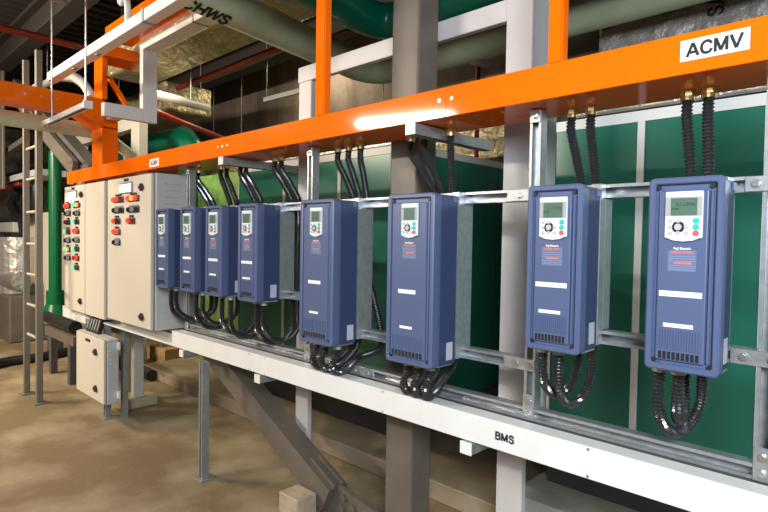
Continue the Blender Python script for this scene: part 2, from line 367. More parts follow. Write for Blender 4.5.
# ============================================================ DRIVES
def make_drive(name, label, kind, cx_, grp, hz):
    w = .173 if kind == 's' else .225; z0 = 1.127 if kind == 's' else .992; z1 = 1.618; h = z1 - z0
    yf, yb = -.085, .06
    t = thing(name, label, 'inverter drive', (cx_, yb, z0), grp)
    x0, x1 = cx_ - w / 2, cx_ + w / 2
    # housing
    hi = .011 if kind == 's' else .004
    MB().box(x0 + hi, x1 - hi, yf + .045, yb, z0 + .004, z1 - .004, .004, 2).build('housing', 'blue_dark', t)
    # front cover: shell with raised outer rim and a raised inner panel
    rim = .017; rc = .013
    sh = MB()
    def loop(a0, a1, c0, c1, r, y):
        out = []
        for cx2, cz2, st in ((a1 - r, c1 - r, 0), (a0 + r, c1 - r, 90), (a0 + r, c0 + r, 180), (a1 - r, c0 + r, 270)):
            for q in range(6):
                an = math.radians(st + 18 * q); out.append(sh.bm.verts.new((cx2 + r * math.cos(an), y, cz2 + r * math.sin(an))))
        return out
    L = [loop(x0 + .002, x1 - .002, z0 + .002, z1 - .002, rc, yf + .0449), loop(x0, x1, z0, z1, rc, yf + .030), loop(x0, x1, z0, z1, rc, yf + .004),
         loop(x0 + .004, x1 - .004, z0 + .004, z1 - .004, rc - .003, yf), loop(x0 + rim - .003, x1 - rim + .003, z0 + rim - .003, z1 - rim + .003, .006, yf),
         loop(x0 + rim, x1 - rim, z0 + rim, z1 - rim, .005, yf + .004), loop(x0 + rim, x1 - rim, z0 + rim, z1 - rim, .005, yf + .012)]
    for A_, B_ in zip(L, L[1:]):
        for q in range(24): sh.bm.faces.new((A_[q], A_[(q + 1) % 24], B_[(q + 1) % 24], B_[q]))
    sh.bm.faces.new(L[0]); sh.bm.faces.new(L[-1])
    cov = sh.build('front_cover', 'blue', t)
    if kind == 's': gl, gr = .026, .034
    else: gl, gr = .024, .034
    ix0, ix1 = x0 + gl, x1 - gr
    pn = MB().box(ix0, ix1, yf + .003, yf + .013, z0 + .026, z1 - .034, .003, 2)
    pn.box(ix1 + .004, ix1 + .010, yf + .005, yf + .013, z0 + .03, z1 - .034, .001)
    pan = pn.build('inner_panel', 'blue', t)
    # vent ribs and vent slots near the bottom
    vb = MB(); n = 16; pw = (ix1 - ix0 - .012) / n
    for k in range(n): vb.box(ix0 + .006 + pw * k, ix0 + .006 + pw * (k + .5), yf + .001, yf + .0032, z0 + .055, z0 + .105)
    vb.build('vent_ribs', 'blue', pan)
    vg = MB()
    for k in range(9):
        a = ix0 + .008 + (ix1 - ix0 - .016) * k / 9
        vg.box(a, a + (ix1 - ix0 - .016) / 9 * .68, yf + .0018, yf + .0045, z0 + .030, z0 + .049)
    vg.build('vent_grille', 'black', pan)
    for sx, sz in ((x0 + .0215, z1 - .024), (x1 - .026, z1 - .024), (x0 + .0215, z0 + .024), (x1 - .022, z0 + .022)):
        MB().cyl((sx, yf + .004, sz), (sx, yf + .0118, sz), .0062, 14).build('screw', 'black', cov)
    # keypad
    kw, kh = (.086 if kind == 's' else .078), .121
    kx0 = x0 + (.042 if kind == 's' else .074); kz1 = z1 - .036
    kp = MB().box(kx0, kx0 + kw, yf - .004, yf + .006, kz1 - kh + .004, kz1, .003, 2)
    kp.prism([(kx0 + .003, kz1 - kh + .006), (kx0 + kw - .003, kz1 - kh + .006), (kx0 + kw - .02, kz1 - kh - .0015), (kx0 + kw / 2, kz1 - kh - .004), (kx0 + .02, kz1 - kh - .0015)], 'y', yf - .004, yf + .004)
    kp = kp.build('keypad', 'keypad', t)
    box(kx0 + .001, kx0 + kw - .001, yf - .0046, yf - .0041, kz1 - .062, kz1 - .014, 'screen_surround', 'keypad_grey', kp)
    lc = box(kx0 + .014, kx0 + kw - .012, yf - .0056, yf - .0047, kz1 - .060, kz1 - .017, 'screen', 'lcd', kp)
    def T(s, mt, x, z, size, bold=0.): return text(s, 'lettering', mt, kp, (x, yf - .0058, z), size, bold=bold, depth=.0002)
    if hz: T('51.15Hz', 'lcd_text', kx0 + kw / 2 + .005, kz1 - .033, .0135); T('RUN', 'lcd_text', kx0 + .024, kz1 - .044, .008, .0001)
    kc = (kx0 + .032, kz1 - .089)
    MB().cyl((kc[0], yf - .0050, kc[1]), (kc[0], yf - .0040, kc[1]), .0155, 8).build('dial_surround', 'black_plastic', kp)
    MB().cyl((kc[0], yf - .0072, kc[1]), (kc[0], yf - .0050, kc[1]), .0085, 16).build('dial', 'btn_grey', kp)
    for dx, dz in ((-.018, .0155), (0, .0155), (-.0185, 0), (.0185, 0), (-.018, -.0155), (0, -.0155), (.0185, -.0155)):
        MB().cyl((kc[0] + dx, yf - .0064, kc[1] + dz), (kc[0] + dx, yf - .0040, kc[1] + dz), .0052, 12).build('button', 'btn_grey', kp)
    for dz, mt in ((.0155, 'btn_green'), (0, 'btn_green'), (-.0155, 'btn_red')):
        MB().cyl((kx0 + kw - .0135, yf - .0066, kc[1] + dz), (kx0 + kw - .0135, yf - .0040, kc[1] + dz), .0072, 16).build('button', mt, kp)
    # warning label
    lx = kx0 + kw / 2 - .002; lz = kz1 - kh - .050
    lab_w = .066
    wl = box(lx - lab_w / 2, lx + lab_w / 2, yf + .0022, yf + .0029, lz - .030, lz + .024, 'warning_label', 'label_blue', pan)
    text('Fuji Electric', 'lettering', 'label_white', wl, (lx, yf + .0019, lz + .028), .0085, depth=.0002, bold=.0002)
    text('FRENIC-HVAC', 'lettering', 'label_red', wl, (lx, yf + .0018, lz + .018), .0082, depth=.0002, bold=.0005)
    ln = MB()
    for k in range(3): ln.box(lx - lab_w / 2 + .002, lx + lab_w / 2 - .002, yf + .0018, yf + .0021, lz + .008 - .006 * k, lz + .0088 - .006 * k)
    for k in range(3): ln.box(lx - lab_w / 2 + .002, lx + lab_w / 2 - .002, yf + .0018, yf + .0021, lz - .016 - .005 * k, lz - .0152 - .005 * k)
    ln.build('print_lines', 'text_pale', wl)
    box(lx - .018, lx + .022, yf + .0017, yf + .0021, lz - .011, lz - .006, 'warning_strip', 'label_red', wl)
    # two white name strips
    s1 = z0 + (.197 if kind == 's' else .268); s2 = z0 + (.117 if kind == 's' else .136)
    if kind == 's':
        box(ix0 + .006, ix1 - .008, yf + .0022, yf + .0029, s1 - .007, s1 + .007, 'name_strip', 'label_white', pan)
        box(ix0 + .018, ix1 - .026, yf + .0022, yf + .0029, s2 - .005, s2 + .005, 'name_strip', 'label_white', pan)
    else:
        cxx = (ix0 + ix1) / 2 - .006
        box(cxx - .042, cxx + .042, yf + .0022, yf + .0029, s1 - .0075, s1 + .0075, 'name_strip', 'label_white', pan)
        box(cxx - .032, cxx + .028, yf + .0022, yf + .0029, s2 - .005, s2 + .005, 'name_strip', 'label_white', pan)
    # rating plate on the right side near the bottom, upper lug
    rp = box(x1 - hi - .0001, x1 - hi + .0006, yb - .055, yb - .018, z0 + .02, z0 + .085, 'rating_plate', 'plate_grey', t)
    MB().box(x1 - hi, x1 - hi + .005, yb - .030, yb - .002, z1 - .03, z1 - .008, .001).build('mounting_lug', 'blue_mid', t)
    # gland plate under the housing
    MB().box(x0 + .012, x1 - .012, yf + .05, yb - .01, z0 - .002, z0 + .004).build('gland_plate', 'galv_dull', t)
    return t
DL = ['small blue drive beside the control cabinet, leftmost of the whole row', 'small blue drive, second from the control cabinet in the row',
      'small blue drive, third from the control cabinet in the row', 'small blue drive, fourth from the cabinet and next to the first tall drive',
      'tall blue drive left of the brown steel column', 'tall blue drive in front of the brown steel column',
      'small blue drive just right of the white steel post', 'small blue drive nearest the camera below the ACMV sign']
for i, ((cx_, k), lab) in enumerate(zip(DR, DL)):
    make_drive('inverter_drive', lab, k, cx_, 'blue drives mounted on the strut frame', i >= 7 or i == 6)

# ============================================================ CONDUITS
def conduit(xt, xb, xe, zb, zl, lab, r=.0165, y=.178, ye=.0, corr=.005, yt=.19, xl=None):
    t = thing('flexible_conduit', lab, 'conduit', (xt, yt, zl), 'black flexible conduits feeding the drives')
    g = MB().cyl((xt, yt, 1.880), (xt, yt, 1.8955), r * 1.3, 8).cyl((xt, yt, 1.868), (xt, yt, 1.880), r * 1.12, 14).build('cable_gland', 'brass', t)
    rr = (y - ye) / 2; ym = (y + ye) / 2
    pts = [(xt, yt, 1.872), (xt, yt, 1.82), (xt + (xb - xt) * .5, (yt + y) / 2, 1.73), (xb, y, 1.60), (xb, y, 1.35), (xb, y, max(zb + .02, zl + .16)), (xb, y, zl + .09),
           (xb + (xe - xb) * .15, y - .02, zl + .035), (xb + (xe - xb) * .4, ym + .03, zl + .003), (xb + (xe - xb) * .6, ym - .03, zl + .003), (xb + (xe - xb) * .85, ye + .018, zl + .035), (xe, ye, zl + .09), (xe, ye, zb - .012)]
    if zb < 1.0:
        xm = (xb + xe) / 2
        pts = pts[:5] + [(xl or xb, y, 1.05), (xl or xb, y - .006, .96), (xb * .7 + xe * .3, .135, .912), (xm, .06, .872), (xm * .5 + xe * .5, -.002, .866), (xe, -.034, .905), (xe, -.012, .95), (xe, -.008, zb - .012)]
    MB().tube(pts, r, 12, corr, .0105).build('hose', 'conduit', t)
    if zb < 1.0: ye = -.008
    MB().cyl((xe, ye, zb - .022), (xe, ye, zb - .0022), r * 1.15, 10).build('lower_gland', 'galv_dull', t)
CO = [ # xt, xb, xe, kind z, loop z
 (-3.50, -3.25, -3.43, 1.127, .915), (-3.44, -3.19, -3.36, 1.127, .93),
 (-3.15, -3.01, -3.10, 1.127, .90), (-3.08, -2.935, -3.02, 1.127, .935),
 (-2.92, -2.735, -2.80, 1.127, .905), (-2.86, -2.67, -2.71, 1.127, .895),
 (-2.57, -2.385, -2.45, 1.127, .90), (-2.51, -2.325, -2.39, 1.127, .92),
 (-2.046, -1.915, -1.95, .992, .895), (-1.97, -1.875, -1.89, .992, .90), (-1.888, -1.83, -1.81, .992, .91),
 (-1.578, -1.425, -1.40, .992, .90), (-1.50, -1.387, -1.345, .992, .905), (-1.365, -1.349, -1.29, .992, .90),
 (-.859, -.812, -.845, 1.127, .96), (-.792, -.765, -.79, 1.127, .94),
 (-.504, -.484, -.452, 1.127, .965), (-.449, -.440, -.500, 1.127, .925)]
who = ['the drive beside the cabinet'] * 2 + ['the second drive from the cabinet'] * 2 + ['the third drive from the cabinet'] * 2 + ['the fourth drive from the cabinet'] * 2 + ['the tall drive left of the column'] * 3 + ['the tall drive before the column'] * 3 + ['the drive right of the white post'] * 2 + ['the drive nearest the camera'] * 2
pos = ['left', 'right'] * 4 + ['left', 'middle', 'right'] * 2 + ['left', 'right'] * 2
for (xt, xb, xe, zb, zl), w_, p_ in zip(CO, who, pos):
    conduit(xt, xb, xe, zb, zl, 'black ribbed conduit, %s one behind %s' % (p_, w_), yt=.185, xl={-1.888: -1.735, -1.365: -1.32}.get(xt))

# ============================================================ CABINETS
def louvres(parent, xf, y0, y1, zs, mt):
    b = MB()
    for z in zs: b.prism([(y0, z), (y1, z), (y1 - .008, z + .016), (y0 + .008, z + .016)], 'x', xf, xf + .007)
    return b.build('louvre_vents', mt, parent)
YC = -.05
def lamp(parent, px, py, mats, hw=.062):
    """one row unit: dark bezel strip with its lenses and a legend plate above"""
    p = aY(px, py, YC)
    MB().box(p.x - hw * .55, p.x + hw * .55, YC - .008, YC, p.z + .026, p.z + .038, .002).build('legend_plate', 'black_plastic', parent)
    b = MB().box(p.x - hw, p.x + hw, YC - .012, YC, p.z - .021, p.z + .021, .008, 2).build('lamp_bezel', 'bezel', parent)
    for k, mt in enumerate(mats):
        x = p.x - hw + hw * 2 * (k + .5) / len(mats)
        MB().cyl((x, YC - .026, p.z), (x, YC - .012, p.z), .017, 16).build('indicator_lens', mt, b)
def switch(parent, px, py, n=2, hw=.062):
    p = aY(px, py, YC)
    MB().box(p.x - hw * .8, p.x + hw * .8, YC - .006, YC, p.z + .024, p.z + .034, .002).build('legend_plate', 'keypad_grey', parent)
    b = MB().box(p.x - hw, p.x + hw, YC - .010, YC, p.z - .020, p.z + .020, .008, 2).build('selector_switch', 'black_plastic', parent)
    for k in range(n):
        x = p.x - hw + hw * 2 * (k + .5) / n
        MB().cyl((x, YC - .016, p.z), (x, YC - .010, p.z), .017, 14).box(x - .005, x + .005, YC - .028, YC - .012, p.z - .014, p.z + .014, .002).build('switch_knob', 'keypad_grey' if k % 2 else 'black_plastic', b)
def lock(parent, px, py, y=YC, s=1.):
    p = aY(px, py, y)
    MB().cyl((p.x, y - .012, p.z), (p.x, y, p.z), .026 * s, 18).box(p.x - .02 * s, p.x + .034 * s, y - .02, y - .010, p.z - .010 * s, p.z + .010 * s, .003).build('door_lock', 'black_plastic', parent)
def meter(parent, px, py, w=.2, h=.05):
    p = aY(px, py, YC)
    b = box(p.x - w / 2 - .006, p.x + w / 2 + .006, YC - .012, YC, p.z - h / 2 - .006, p.z + h / 2 + .016, 'display_meter', 'keypad_grey', parent, .002)
    box(p.x - w / 2, p.x + w / 2, YC - .0135, YC - .0122, p.z - h / 2, p.z + h / 2, 'lit_display', 'meter_lit', b)
def nameplate(parent, px, py, w=.075, y=YC):
    p = aY(px, py, y); box(p.x - w / 2, p.x + w / 2, y - .004, y, p.z - .010, p.z + .010, 'nameplate', 'text_black', parent)

c2 = thing('control_cabinet', 'grey-beige control cabinet beside the drives with red lamps at its door', 'control cabinet', (-4.0, .06, .822))
MB().box(-4.40, -3.605, YC + .026, .19, .822, 1.862, .004).build('cabinet_body', 'cabinet_side', c2)
d2 = MB().box(-4.385, -3.625, YC, YC + .022, .826, 1.858, .004, 2).build('door', 'cabinet', c2)
box(-4.39, -3.615, YC + .0215, YC + .0262, .824, 1.860, 'door_gasket', 'cabinet_seam', c2)
louvres(c2, -3.605, .03, .145, (1.66, 1.705, 1.75, 1.795), 'cabinet_side'); louvres(c2, -3.605, .03, .145, (.885, .93, .975, 1.02), 'cabinet_side')
nameplate(d2, 126.4, 179.9); meter(d2, 126.7, 188.4, .20, .055); lock(d2, 142, 187.2); lock(d2, 142, 316.8)
lamp(d2, 118.8, 199.6, ('lamp_red', 'lamp_red', 'red_off'), .095); lamp(d2, 133.8, 198.3, ('lamp_red', 'lamp_orange', 'lamp_red'), .095)
switch(d2, 119, 210.4, 3, .095); switch(d2, 134, 209.6, 3, .095)
for px, py, mt in ((117.4, 221, ('lamp_red', 'black_plastic')), (131.8, 220.6, ('lamp_red', 'red_off')), (117.4, 231.7, ('lamp_red', 'lamp_red'))): lamp(d2, px, py, mt)
switch(d2, 117.4, 242.4)

c1 = thing('control_cabinet', 'leftmost grey-beige control cabinet with two doors and rows of red and green lamps', 'control cabinet', (-4.93, .06, .822))
MB().box(-5.40, -4.44, YC + .026, .19, .80, 1.862, .004).build('cabinet_body', 'cabinet_side', c1)
d1 = MB().box(-5.395, -4.885, YC, YC + .022, .802, 1.858, .004, 2).build('door', 'cabinet', c1)
dr = MB().box(-4.870, -4.455, YC, YC + .022, .802, 1.858, .004, 2).build('door', 'cabinet', c1)
box(-5.397, -4.445, YC + .0215, YC + .0262, .801, 1.860, 'door_gasket', 'cabinet_seam', c1)
nameplate(d1, 73.4, 188.6); meter(d1, 73, 195.4, .20, .05); lock(d1, 81.6, 194.5); lock(d1, 80.7, 301.2)
p = aY(72, 202.5, YC); box(p.x - .14, p.x + .14, YC - .006, YC, p.z - .0, p.z + .028, 'lamp_cover_strip', 'meter_lit', d1)
lamp(d1, 68.2, 206, ('lamp_red', 'lamp_red'), .07); lamp(d1, 77, 205.2, ('lamp_green', 'lamp_orange'), .085)
G_, K_ = 'lamp_green', 'black_plastic'
for px, py, mt in ((68.2, 222.2, ('red_off', K_)), (77, 221.6, (G_, K_)), (68.2, 231.6, (G_, 'red_off')), (77, 231, ('lamp_red', 'lamp_red')), (68.2, 249.2, (G_, 'lamp_orange')), (77, 248.8, (G_, 'green_off')), (77, 258, ('red_off', 'lamp_red')), (76.8, 267.2, (G_, 'green_off'))): lamp(d1, px, py, mt)
for px, py in ((68.4, 213.7), (77.6, 213.3), (68.4, 240.5), (77, 240.1), (68.4, 257.8)): switch(d1, px, py, 2, .07)

bx = thing('junction_box', 'small grey-beige steel box hanging below the control cabinets', 'junction box', (-4.6, -.04, .19))
MB().box(-4.915, -4.285, -.085, -.003, .19, .675, .004).build('box_body', 'cabinet_side', bx)
db = MB().box(-4.905, -4.30, -.105, -.088, .194, .671, .004, 2).build('door', 'cabinet', bx)
box(-4.908, -4.29, -.0885, -.0848, .192, .673, 'door_gasket', 'cabinet_seam', bx)
louvres(bx, -4.285, -.07, -.02, (.49, .52, .55, .58), 'cabinet_side')
lock(db, 95.8, 352, -.105); lock(db, 96, 388.5, -.105); nameplate(db, 88, 340, .10, -.105)
for z in (.235, .60): box(-4.284, -4.25, -.02, -.005, z, z + .05, 'mounting_tab', 'label_white', bx)
for k in range(5):
    xx = -4.82 + .055 * k
    tag(MB().tube([(xx - .06, .02, .80), (xx - .04, .0, .77), (xx, -.035, .70), (xx, -.045, .676)], .0235, 8).build('power_cable', 'black'), 'black cable entering the top of the small grey box', 'cable', 'black cables entering the top of the small grey box')

# ============================================================ STEELWORK
col = MB().box(-1.772, -1.609, .262, .40, 0, 3.62, .010, 2).build('steel_column', 'brown_steel')
tag(col, 'brown-grey square steel column behind the orange trunking and tall drives', 'steel column')
pf = thing('portal_frame', 'white steel frame of two posts and a top beam behind the orange trunking', 'steel frame', (-1.8, .46, .0))
MB().box(-2.685, -1.269, .42, .455, 2.365, 2.455, .003).build('top_beam', 'white_steel', pf)
MB().box(-2.675, -2.56, .42, .455, 0, 2.364, .004).build('post', 'white_steel', pf)
MB().box(-1.268, -1.146, .42, .453, 0.012, 3.62, .003).build('post', 'white_steel', pf)
MB().box(-1.29, -1.13, .38, .50, .0, .012).build('base_plate', 'galv_dull', pf)
tag(MB().box(-1.185, -1.102, .475, .56, 1.0, 3.61, .004).build('conduit_post', 'pale_steel'), 'pale grey steel post hanging from the ceiling beside the white frame', 'post')

br = thing('diagonal_brace', 'brown steel diagonal brace rising left from the foot of the column', 'steel brace', (-2.1, .31, 0))
a = Vector((-4.35, .25, 0)); r0 = aY(243, 384, .25); r1 = aY(329, 491, .25); l1 = aY(252, 421, .25)
d = (r1 - r0).normalized(); nrm = Vector((d.z, 0, -d.x)); nrm = nrm if nrm.z > 0 else -nrm
hgt = abs((l1 - r0).dot(nrm))
s0 = r0 - d * 1.25; s1 = r1
MB().prism([(s0.x, s0.z), (s1.x, s1.z), (s1.x - nrm.x * hgt, s1.z - nrm.z * hgt), (s0.x - nrm.x * hgt, s0.z - nrm.z * hgt)], 'y', .25, .375).build('brace_beam', 'brown_steel', br)
q0 = s1 - d * .22; rb = MB()
for yy in (.29, .345): rb.bar((q0.x, yy, q0.z + nrm.z * .008), (s1.x, yy, s1.z + nrm.z * .008), .012, .02)
rb.build('weld_ribs', 'brown_steel', br)
ge = s1 - nrm * hgt * .1
MB().prism([(s1.x - .16, s1.z - .04), (s1.x + .02, s1.z + .015), (-1.774, .10), (-1.774, .0), (s1.x - .25, .0)], 'y', .305, .325).build('gusset_plate', 'brown_steel', br)
for dx, dz in ((.06, -.03), (.05, -.09), (.13, -.06)): MB().cyl((s1.x + dx, .289, s1.z + dz), (s1.x + dx, .305, s1.z + dz), .018, 6).build('bolt', 'brown_steel', br)

t = thing('diagonal_beam', 'dark diagonal steel beam high on the left behind the ladder', 'steel beam', (-6.6, .25, 2.3))
p0 = aY(36, 112, .22); p1 = aY(82, 166, .22); dd = (p1 - p0).normalized()
MB().bar(p0 - dd * .9, p1 + dd * .35, .12, .27).build('web', 'ahu_base', t)
p0 = aY(38, 124, .12); p1 = aY(72, 164, .12)
MB().bar(p0 - dd * .7, p1 + dd * .1, .05, .13).build('flange', 'brown_steel', t)
tag(MB().box(-2.40, -2.24, .11, .24, 0, .11, .006).build('concrete_block', 'block'), 'rough tan concrete block on the floor under the diagonal brace', 'concrete block')

# ============================================================ AIR HANDLING UNITS
def ahu(label, x0, x1, mull, ztop, y0, y1, fmat, zf):
    t = thing('air_handling_unit', label, 'air handling unit', ((x0 + x1) / 2, (y0 + y1) / 2, .11))
    box(x0, x1, y0 + .03, y1, zf, .27, 'base_frame', 'ahu_base', t)
    xs = [x0] + mull + [x1]
    for a, b_ in zip(xs, xs[1:]): box(a + .015, b_ - .015, y0 + .006, y0 + .04, .31, ztop - .05, 'front_panel', 'panel_green', t)
    box(x0 + .01, x1 - .01, y0 + .05, y1 - .01, .28, ztop - .012, 'inner_casing', 'ahu_base', t)
    box(x0, x1, y0, y0 + .045, ztop - .05, ztop, 'top_frame', fmat, t)
    box(x0, x1, y0, y0 + .045, .27, .315, 'bottom_frame', fmat, t)
    for m_ in xs: box(m_ - .016 if m_ != x0 else m_, m_ + .016 if m_ != x1 else m_, y0 - .002, y0 + .044, .316, ztop - .051, 'mullion', fmat, t)
    n = 3; dy = (y1 - y0 - .05) / n
    for k in range(n):
        box(x1 - .006, x1 + .004, y0 + .06 + dy * k, y0 + .035 + dy * (k + 1), .31, ztop - .05, 'end_panel', 'panel_green', t)
        box(x0 - .004, x0 + .006, y0 + .06 + dy * k, y0 + .035 + dy * (k + 1), .31, ztop - .05, 'end_panel', 'panel_green', t)
    box(x1 - .01, x1 + .008, y0 + .046, y1, ztop - .05, ztop, 'end_top_frame', fmat, t)
    return t
ahu('green panelled air handling unit behind the left drives with beige frame', -4.46, -2.42, [-3.76, -3.08], 2.075, 1.1, 2.7, 'frame_beige', .11)
ra = ahu('green panelled air handling unit behind the right drives with white frame', -1.40, 1.4, [-.955, -.455, .2], 2.07, 1.1, 2.7, 'frame_white', .175)
MB().box(-1.50, -1.406, 1.08, 1.20, .55, 2.07, .004).build('corner_post', 'frame_white', ra)
t = thing('air_duct', 'crumpled grey foil-wrapped air duct above the right green unit lettered SA', 'air duct', (0, 2.5, 2.2))
MB().box(-1.62, 1.6, 2.12, 2.75, 2.16, 3.5, .03, 2).build('wrapped_duct', 'foil_grey', t)
pA = aY(716, 5, 2.115)
block_text('SA', t, 'text_black', (pA.x, 2.112, pA.z), .085, xdir=(0, 0, 1), ydir=(-1, 0, 0), th=.16, d=.003)
tag(MB().box(-1.3, 1.6, 1.12, 1.22, 2.085, 2.15, .01).build('foil_strip', 'silver_wrap'), 'bright foil strip lying on top of the right green unit', 'foil strip')
tag(MB().box(-4.3, -2.5, 1.12, 1.3, 2.08, 2.16, .01).build('foil_strip', 'silver_wrap'), 'bright foil strip lying on top of the left green unit', 'foil strip')
tag(MB().box(-5.7, -4.56, 1.35, 2.4, .11, 2.1, .01).build('filter_housing', 'lime'), 'lime green housing at the left end of the left green unit', 'filter housing')
t = thing('support_block', 'wooden packing block on the floor far behind the trough', 'packing block', (-6.2, 1.25, 0))
t2 = None
bpy.data.objects.remove(t)
tag(box(-6.45, -6.05, 1.15, 1.35, 0, .17, 'packing_block', 'wood', bev=.004), 'wooden packing block on the floor far behind the lone floor post', 'packing block')
tag(box(-6.33, -6.23, 1.2, 1.3, .17, .6, 'stub_post', 'galv_dull'), 'short grey stub post standing on the wooden packing block', 'post')

# ============================================================ PIPES AND DUCTS OVERHEAD
def pipe(name, lab, pts, r, mt, parts=None, cat='pipe', n=24, grp=None, smooth=False, bend=0.):
    if bend:        # round the corners
        P = [Vector(p) for p in pts]; out = [P[0]]
        for i in range(1, len(P) - 1):
            a = P[i] + (P[i - 1] - P[i]).normalized() * bend; b = P[i] + (P[i + 1] - P[i]).normalized() * bend
            for k in range(9):
                u = k / 8; out.append((1 - u) ** 2 * a + 2 * u * (1 - u) * P[i] + u * u * b)
        out.append(P[-1]); pts = out
    o = MB().tube(pts, r, n, smooth=smooth).build(name, mt); return tag(o, lab, cat, grp)
# pale green chilled water pipe: comes in along the left, turns and runs behind the frame
e0 = aZ(210, 18, 2.8); e1 = aZ(345, 74, 2.8); dv = (e1 - e0).normalized()
st = e0 - dv * 1.4; el = Vector((e1.x - .02, 1.80, 0)); R1 = .115
el = st + (e1 - st) * ((1.78 - st.y) / (e1.y - st.y))
t = thing('chilled_water_pipe', 'large pale green insulated pipe overhead lettered CHWS', 'pipe', (st.x, st.y, 2.8))
P_ = [Vector((st.x + .04, st.y, 2.8 + R1)), Vector((el.x + .03, 1.82, 2.8 + R1 - .03)), Vector((1.8, 1.82, 2.8 + R1))]
out = [P_[0]]; aa = P_[1] + (P_[0] - P_[1]).normalized() * .3; bb = P_[1] + (P_[2] - P_[1]).normalized() * .3
for k in range(9): u = k / 8; out.append((1 - u) ** 2 * aa + 2 * u * (1 - u) * P_[1] + u * u * bb)
out.append(P_[2])
MB().tube(out, R1, 28, smooth=False).build('pipe_run', 'pipe_pale', t)
# lettering wrapped on the lower flank facing the camera
pc = P_[0]; pd = (P_[1] - P_[0]).normalized(); side = Vector((pd.y, -pd.x, 0)); tp = aZ(212, 14, 2.82)
along = (tp - pc).dot(pd) - .08; ang = math.radians(-70)
nn = side * math.cos(ang) + Vector((0, 0, math.sin(ang))); cc = pc + pd * along + nn * (R1 + .002)
cc.z = max(cc.z, 2.79)
block_text('CHWS', t, 'text_black', cc, .085, xdir=pd, ydir=nn.cross(pd), th=.20, sx=1.15, d=.003)
# dark green pipe
g0 = aZ(326, 14, 2.8); g1 = aZ(391, 50, 2.8); gd = (g1 - g0).normalized(); R2 = .115
gs = g0 - gd * 1.2; ge_ = g0 + gd * ((1.12 - g0.y) / gd.y)
pipe('water_pipe', 'large dark green pipe turning overhead above the white frame', [(gs.x + .02, gs.y, 2.8 + R2), (ge_.x + .0, 1.16, 2.8 + R2), (1.8, 1.16, 2.8 + R2)], R2, 'pipe_green', bend=.28)
pipe('water_pipe', 'pale green pipe running below the orange arm at far left', [(-4.98, -5.9, 2.38), (-4.98, .1, 2.31), (-4.98, .35, 2.15), (-4.98, .37, 1.2), (-4.98, .37, .02)], .06, 'pipe_pale')
# vertical bright green pipe
t = thing('water_pipe', 'bright green vertical pipe with flared foot between ladder and cabinet', 'pipe', (-7.43, .42, 0))
MB().cyl((-7.38, .42, .781), (-7.38, .42, 2.42), .068, 24).build('pipe_run', 'pipe_bright_green', t, True)
MB().cyl((-7.38, .42, .621), (-7.38, .42, .78), .095, 24).build('collar', 'pipe_bright_green', t, True)
MB().cyl((-7.38, .42, .45), (-7.38, .42, .62), .16, 24, .10).build('flared_foot', 'pipe_bright_green', t, True)
MB().box(-7.45, -7.31, .35, .49, 0, .449, .01).build('pedestal', 'ahu_base', t)
# white tray overhead
t = thing('cable_tray', 'long white cable trunking high on the left, hung from thin rods', 'cable tray', (-3.3, -.38, 2.62))
MB().box(-4.86, -3.10, -.325, -.255, 2.62, 2.685, .003).build('tray_section', 'white_paint', t)
MB().box(-3.084, -1.3, -.325, -.255, 2.62, 2.685, .003).build('tray_section', 'white_paint', t)
MB().box(-3.11, -3.085, -.329, -.251, 2.616, 2.689, .001).build('joint_band', 'galv_dull', t)
for xx in (-4.35, -3.9): MB().box(xx, xx + .05, -.305, -.275, 2.612, 2.6199, .001).build('clip', 'galv_dull', t)
MB().tube([(-3.42, -.28, 2.688), (-3.42, -.28, 2.80), (-3.45, -.28, 2.88), (-3.55, -.28, 2.94), (-3.6, -.28, 3.97)], .018, 10).build('drop_conduit', 'white_paint', t)
# white trunking L
t = thing('cable_trunking', 'white trunking stepping up beside the orange riser and running overhead', 'cable trunking', (-4.45, .2, 2.34))
MB().box(-4.46, -4.40, -.07, .214, 2.34, 2.44, .003).build('lower_run', 'white_paint', t)
MB().box(-4.46, -4.40, .215, .33, 2.34, 2.90, .003).build('drop', 'white_paint', t)
MB().box(-4.46, -3.36, .215, .33, 2.9005, 2.948, .003).build('upper_run', 'white_paint', t)
MB().box(-3.60, -3.58, .211, .334, 2.897, 2.949, .001).build('joint_band', 'galv_dull', t)
MB().box(-4.643, -4.461, .03, .10, 2.355, 2.43, .003).build('stub', 'white_paint', t)
# hanging strut with rods
t = thing('hanging_strut', 'white-capped strut hanging on two threaded rods below the orange arm', 'hanging strut', (-4.5, -.28, 2.31))
channel((-4.80, -.355, 2.262), (-3.872, -.355, 2.262), (0, 0, -1), w=.045, d=.035).build('channel', 'pale_steel', t)
box(-3.871, -3.853, -.382, -.328, 2.256, 2.305, 'end_cap', 'white_paint', t)
for xx in (-4.62, -3.90): MB().cyl((xx, -.355, 2.298), (xx, -.355, 3.975), .0055, 8).build('threaded_rod', 'galv', t)
# ducts
tag(MB().box(-6.2, -2.7, .58, 1.05, 3.10, 3.5, .03, 2).build('air_duct', 'foil'), 'flat foil-wrapped air duct overhead beside the pale green pipe', 'air duct')
tag(MB().box(-9.2, -6.5, 1.35, 1.95, 2.95, 3.3, .03, 2).build('air_duct', 'foil'), 'foil-wrapped air duct farther back behind the white trunking drop', 'air duct')
tag(MB().box(-4.6, -2.55, 2.72, 3.15, 2.2, 2.75, .05, 2).build('air_duct', 'foil'), 'tan foil-wrapped duct seen in the gap beside the white post', 'air duct')
tag(MB().box(-8.2, -7.0, 2.4, 3.1, 2.2, 2.8, .05, 2).build('air_duct', 'foil'), 'added tan foil box standing in for the lit back wall left of the frame', 'air duct')  # added tan box, stands in for a lit patch of the back wall
tag(MB().box(-3.9, -2.4, -.2, .3, 3.30, 3.5, .02).build('air_duct', 'foil_grey'), 'grey duct high above the pale green pipe', 'air duct')
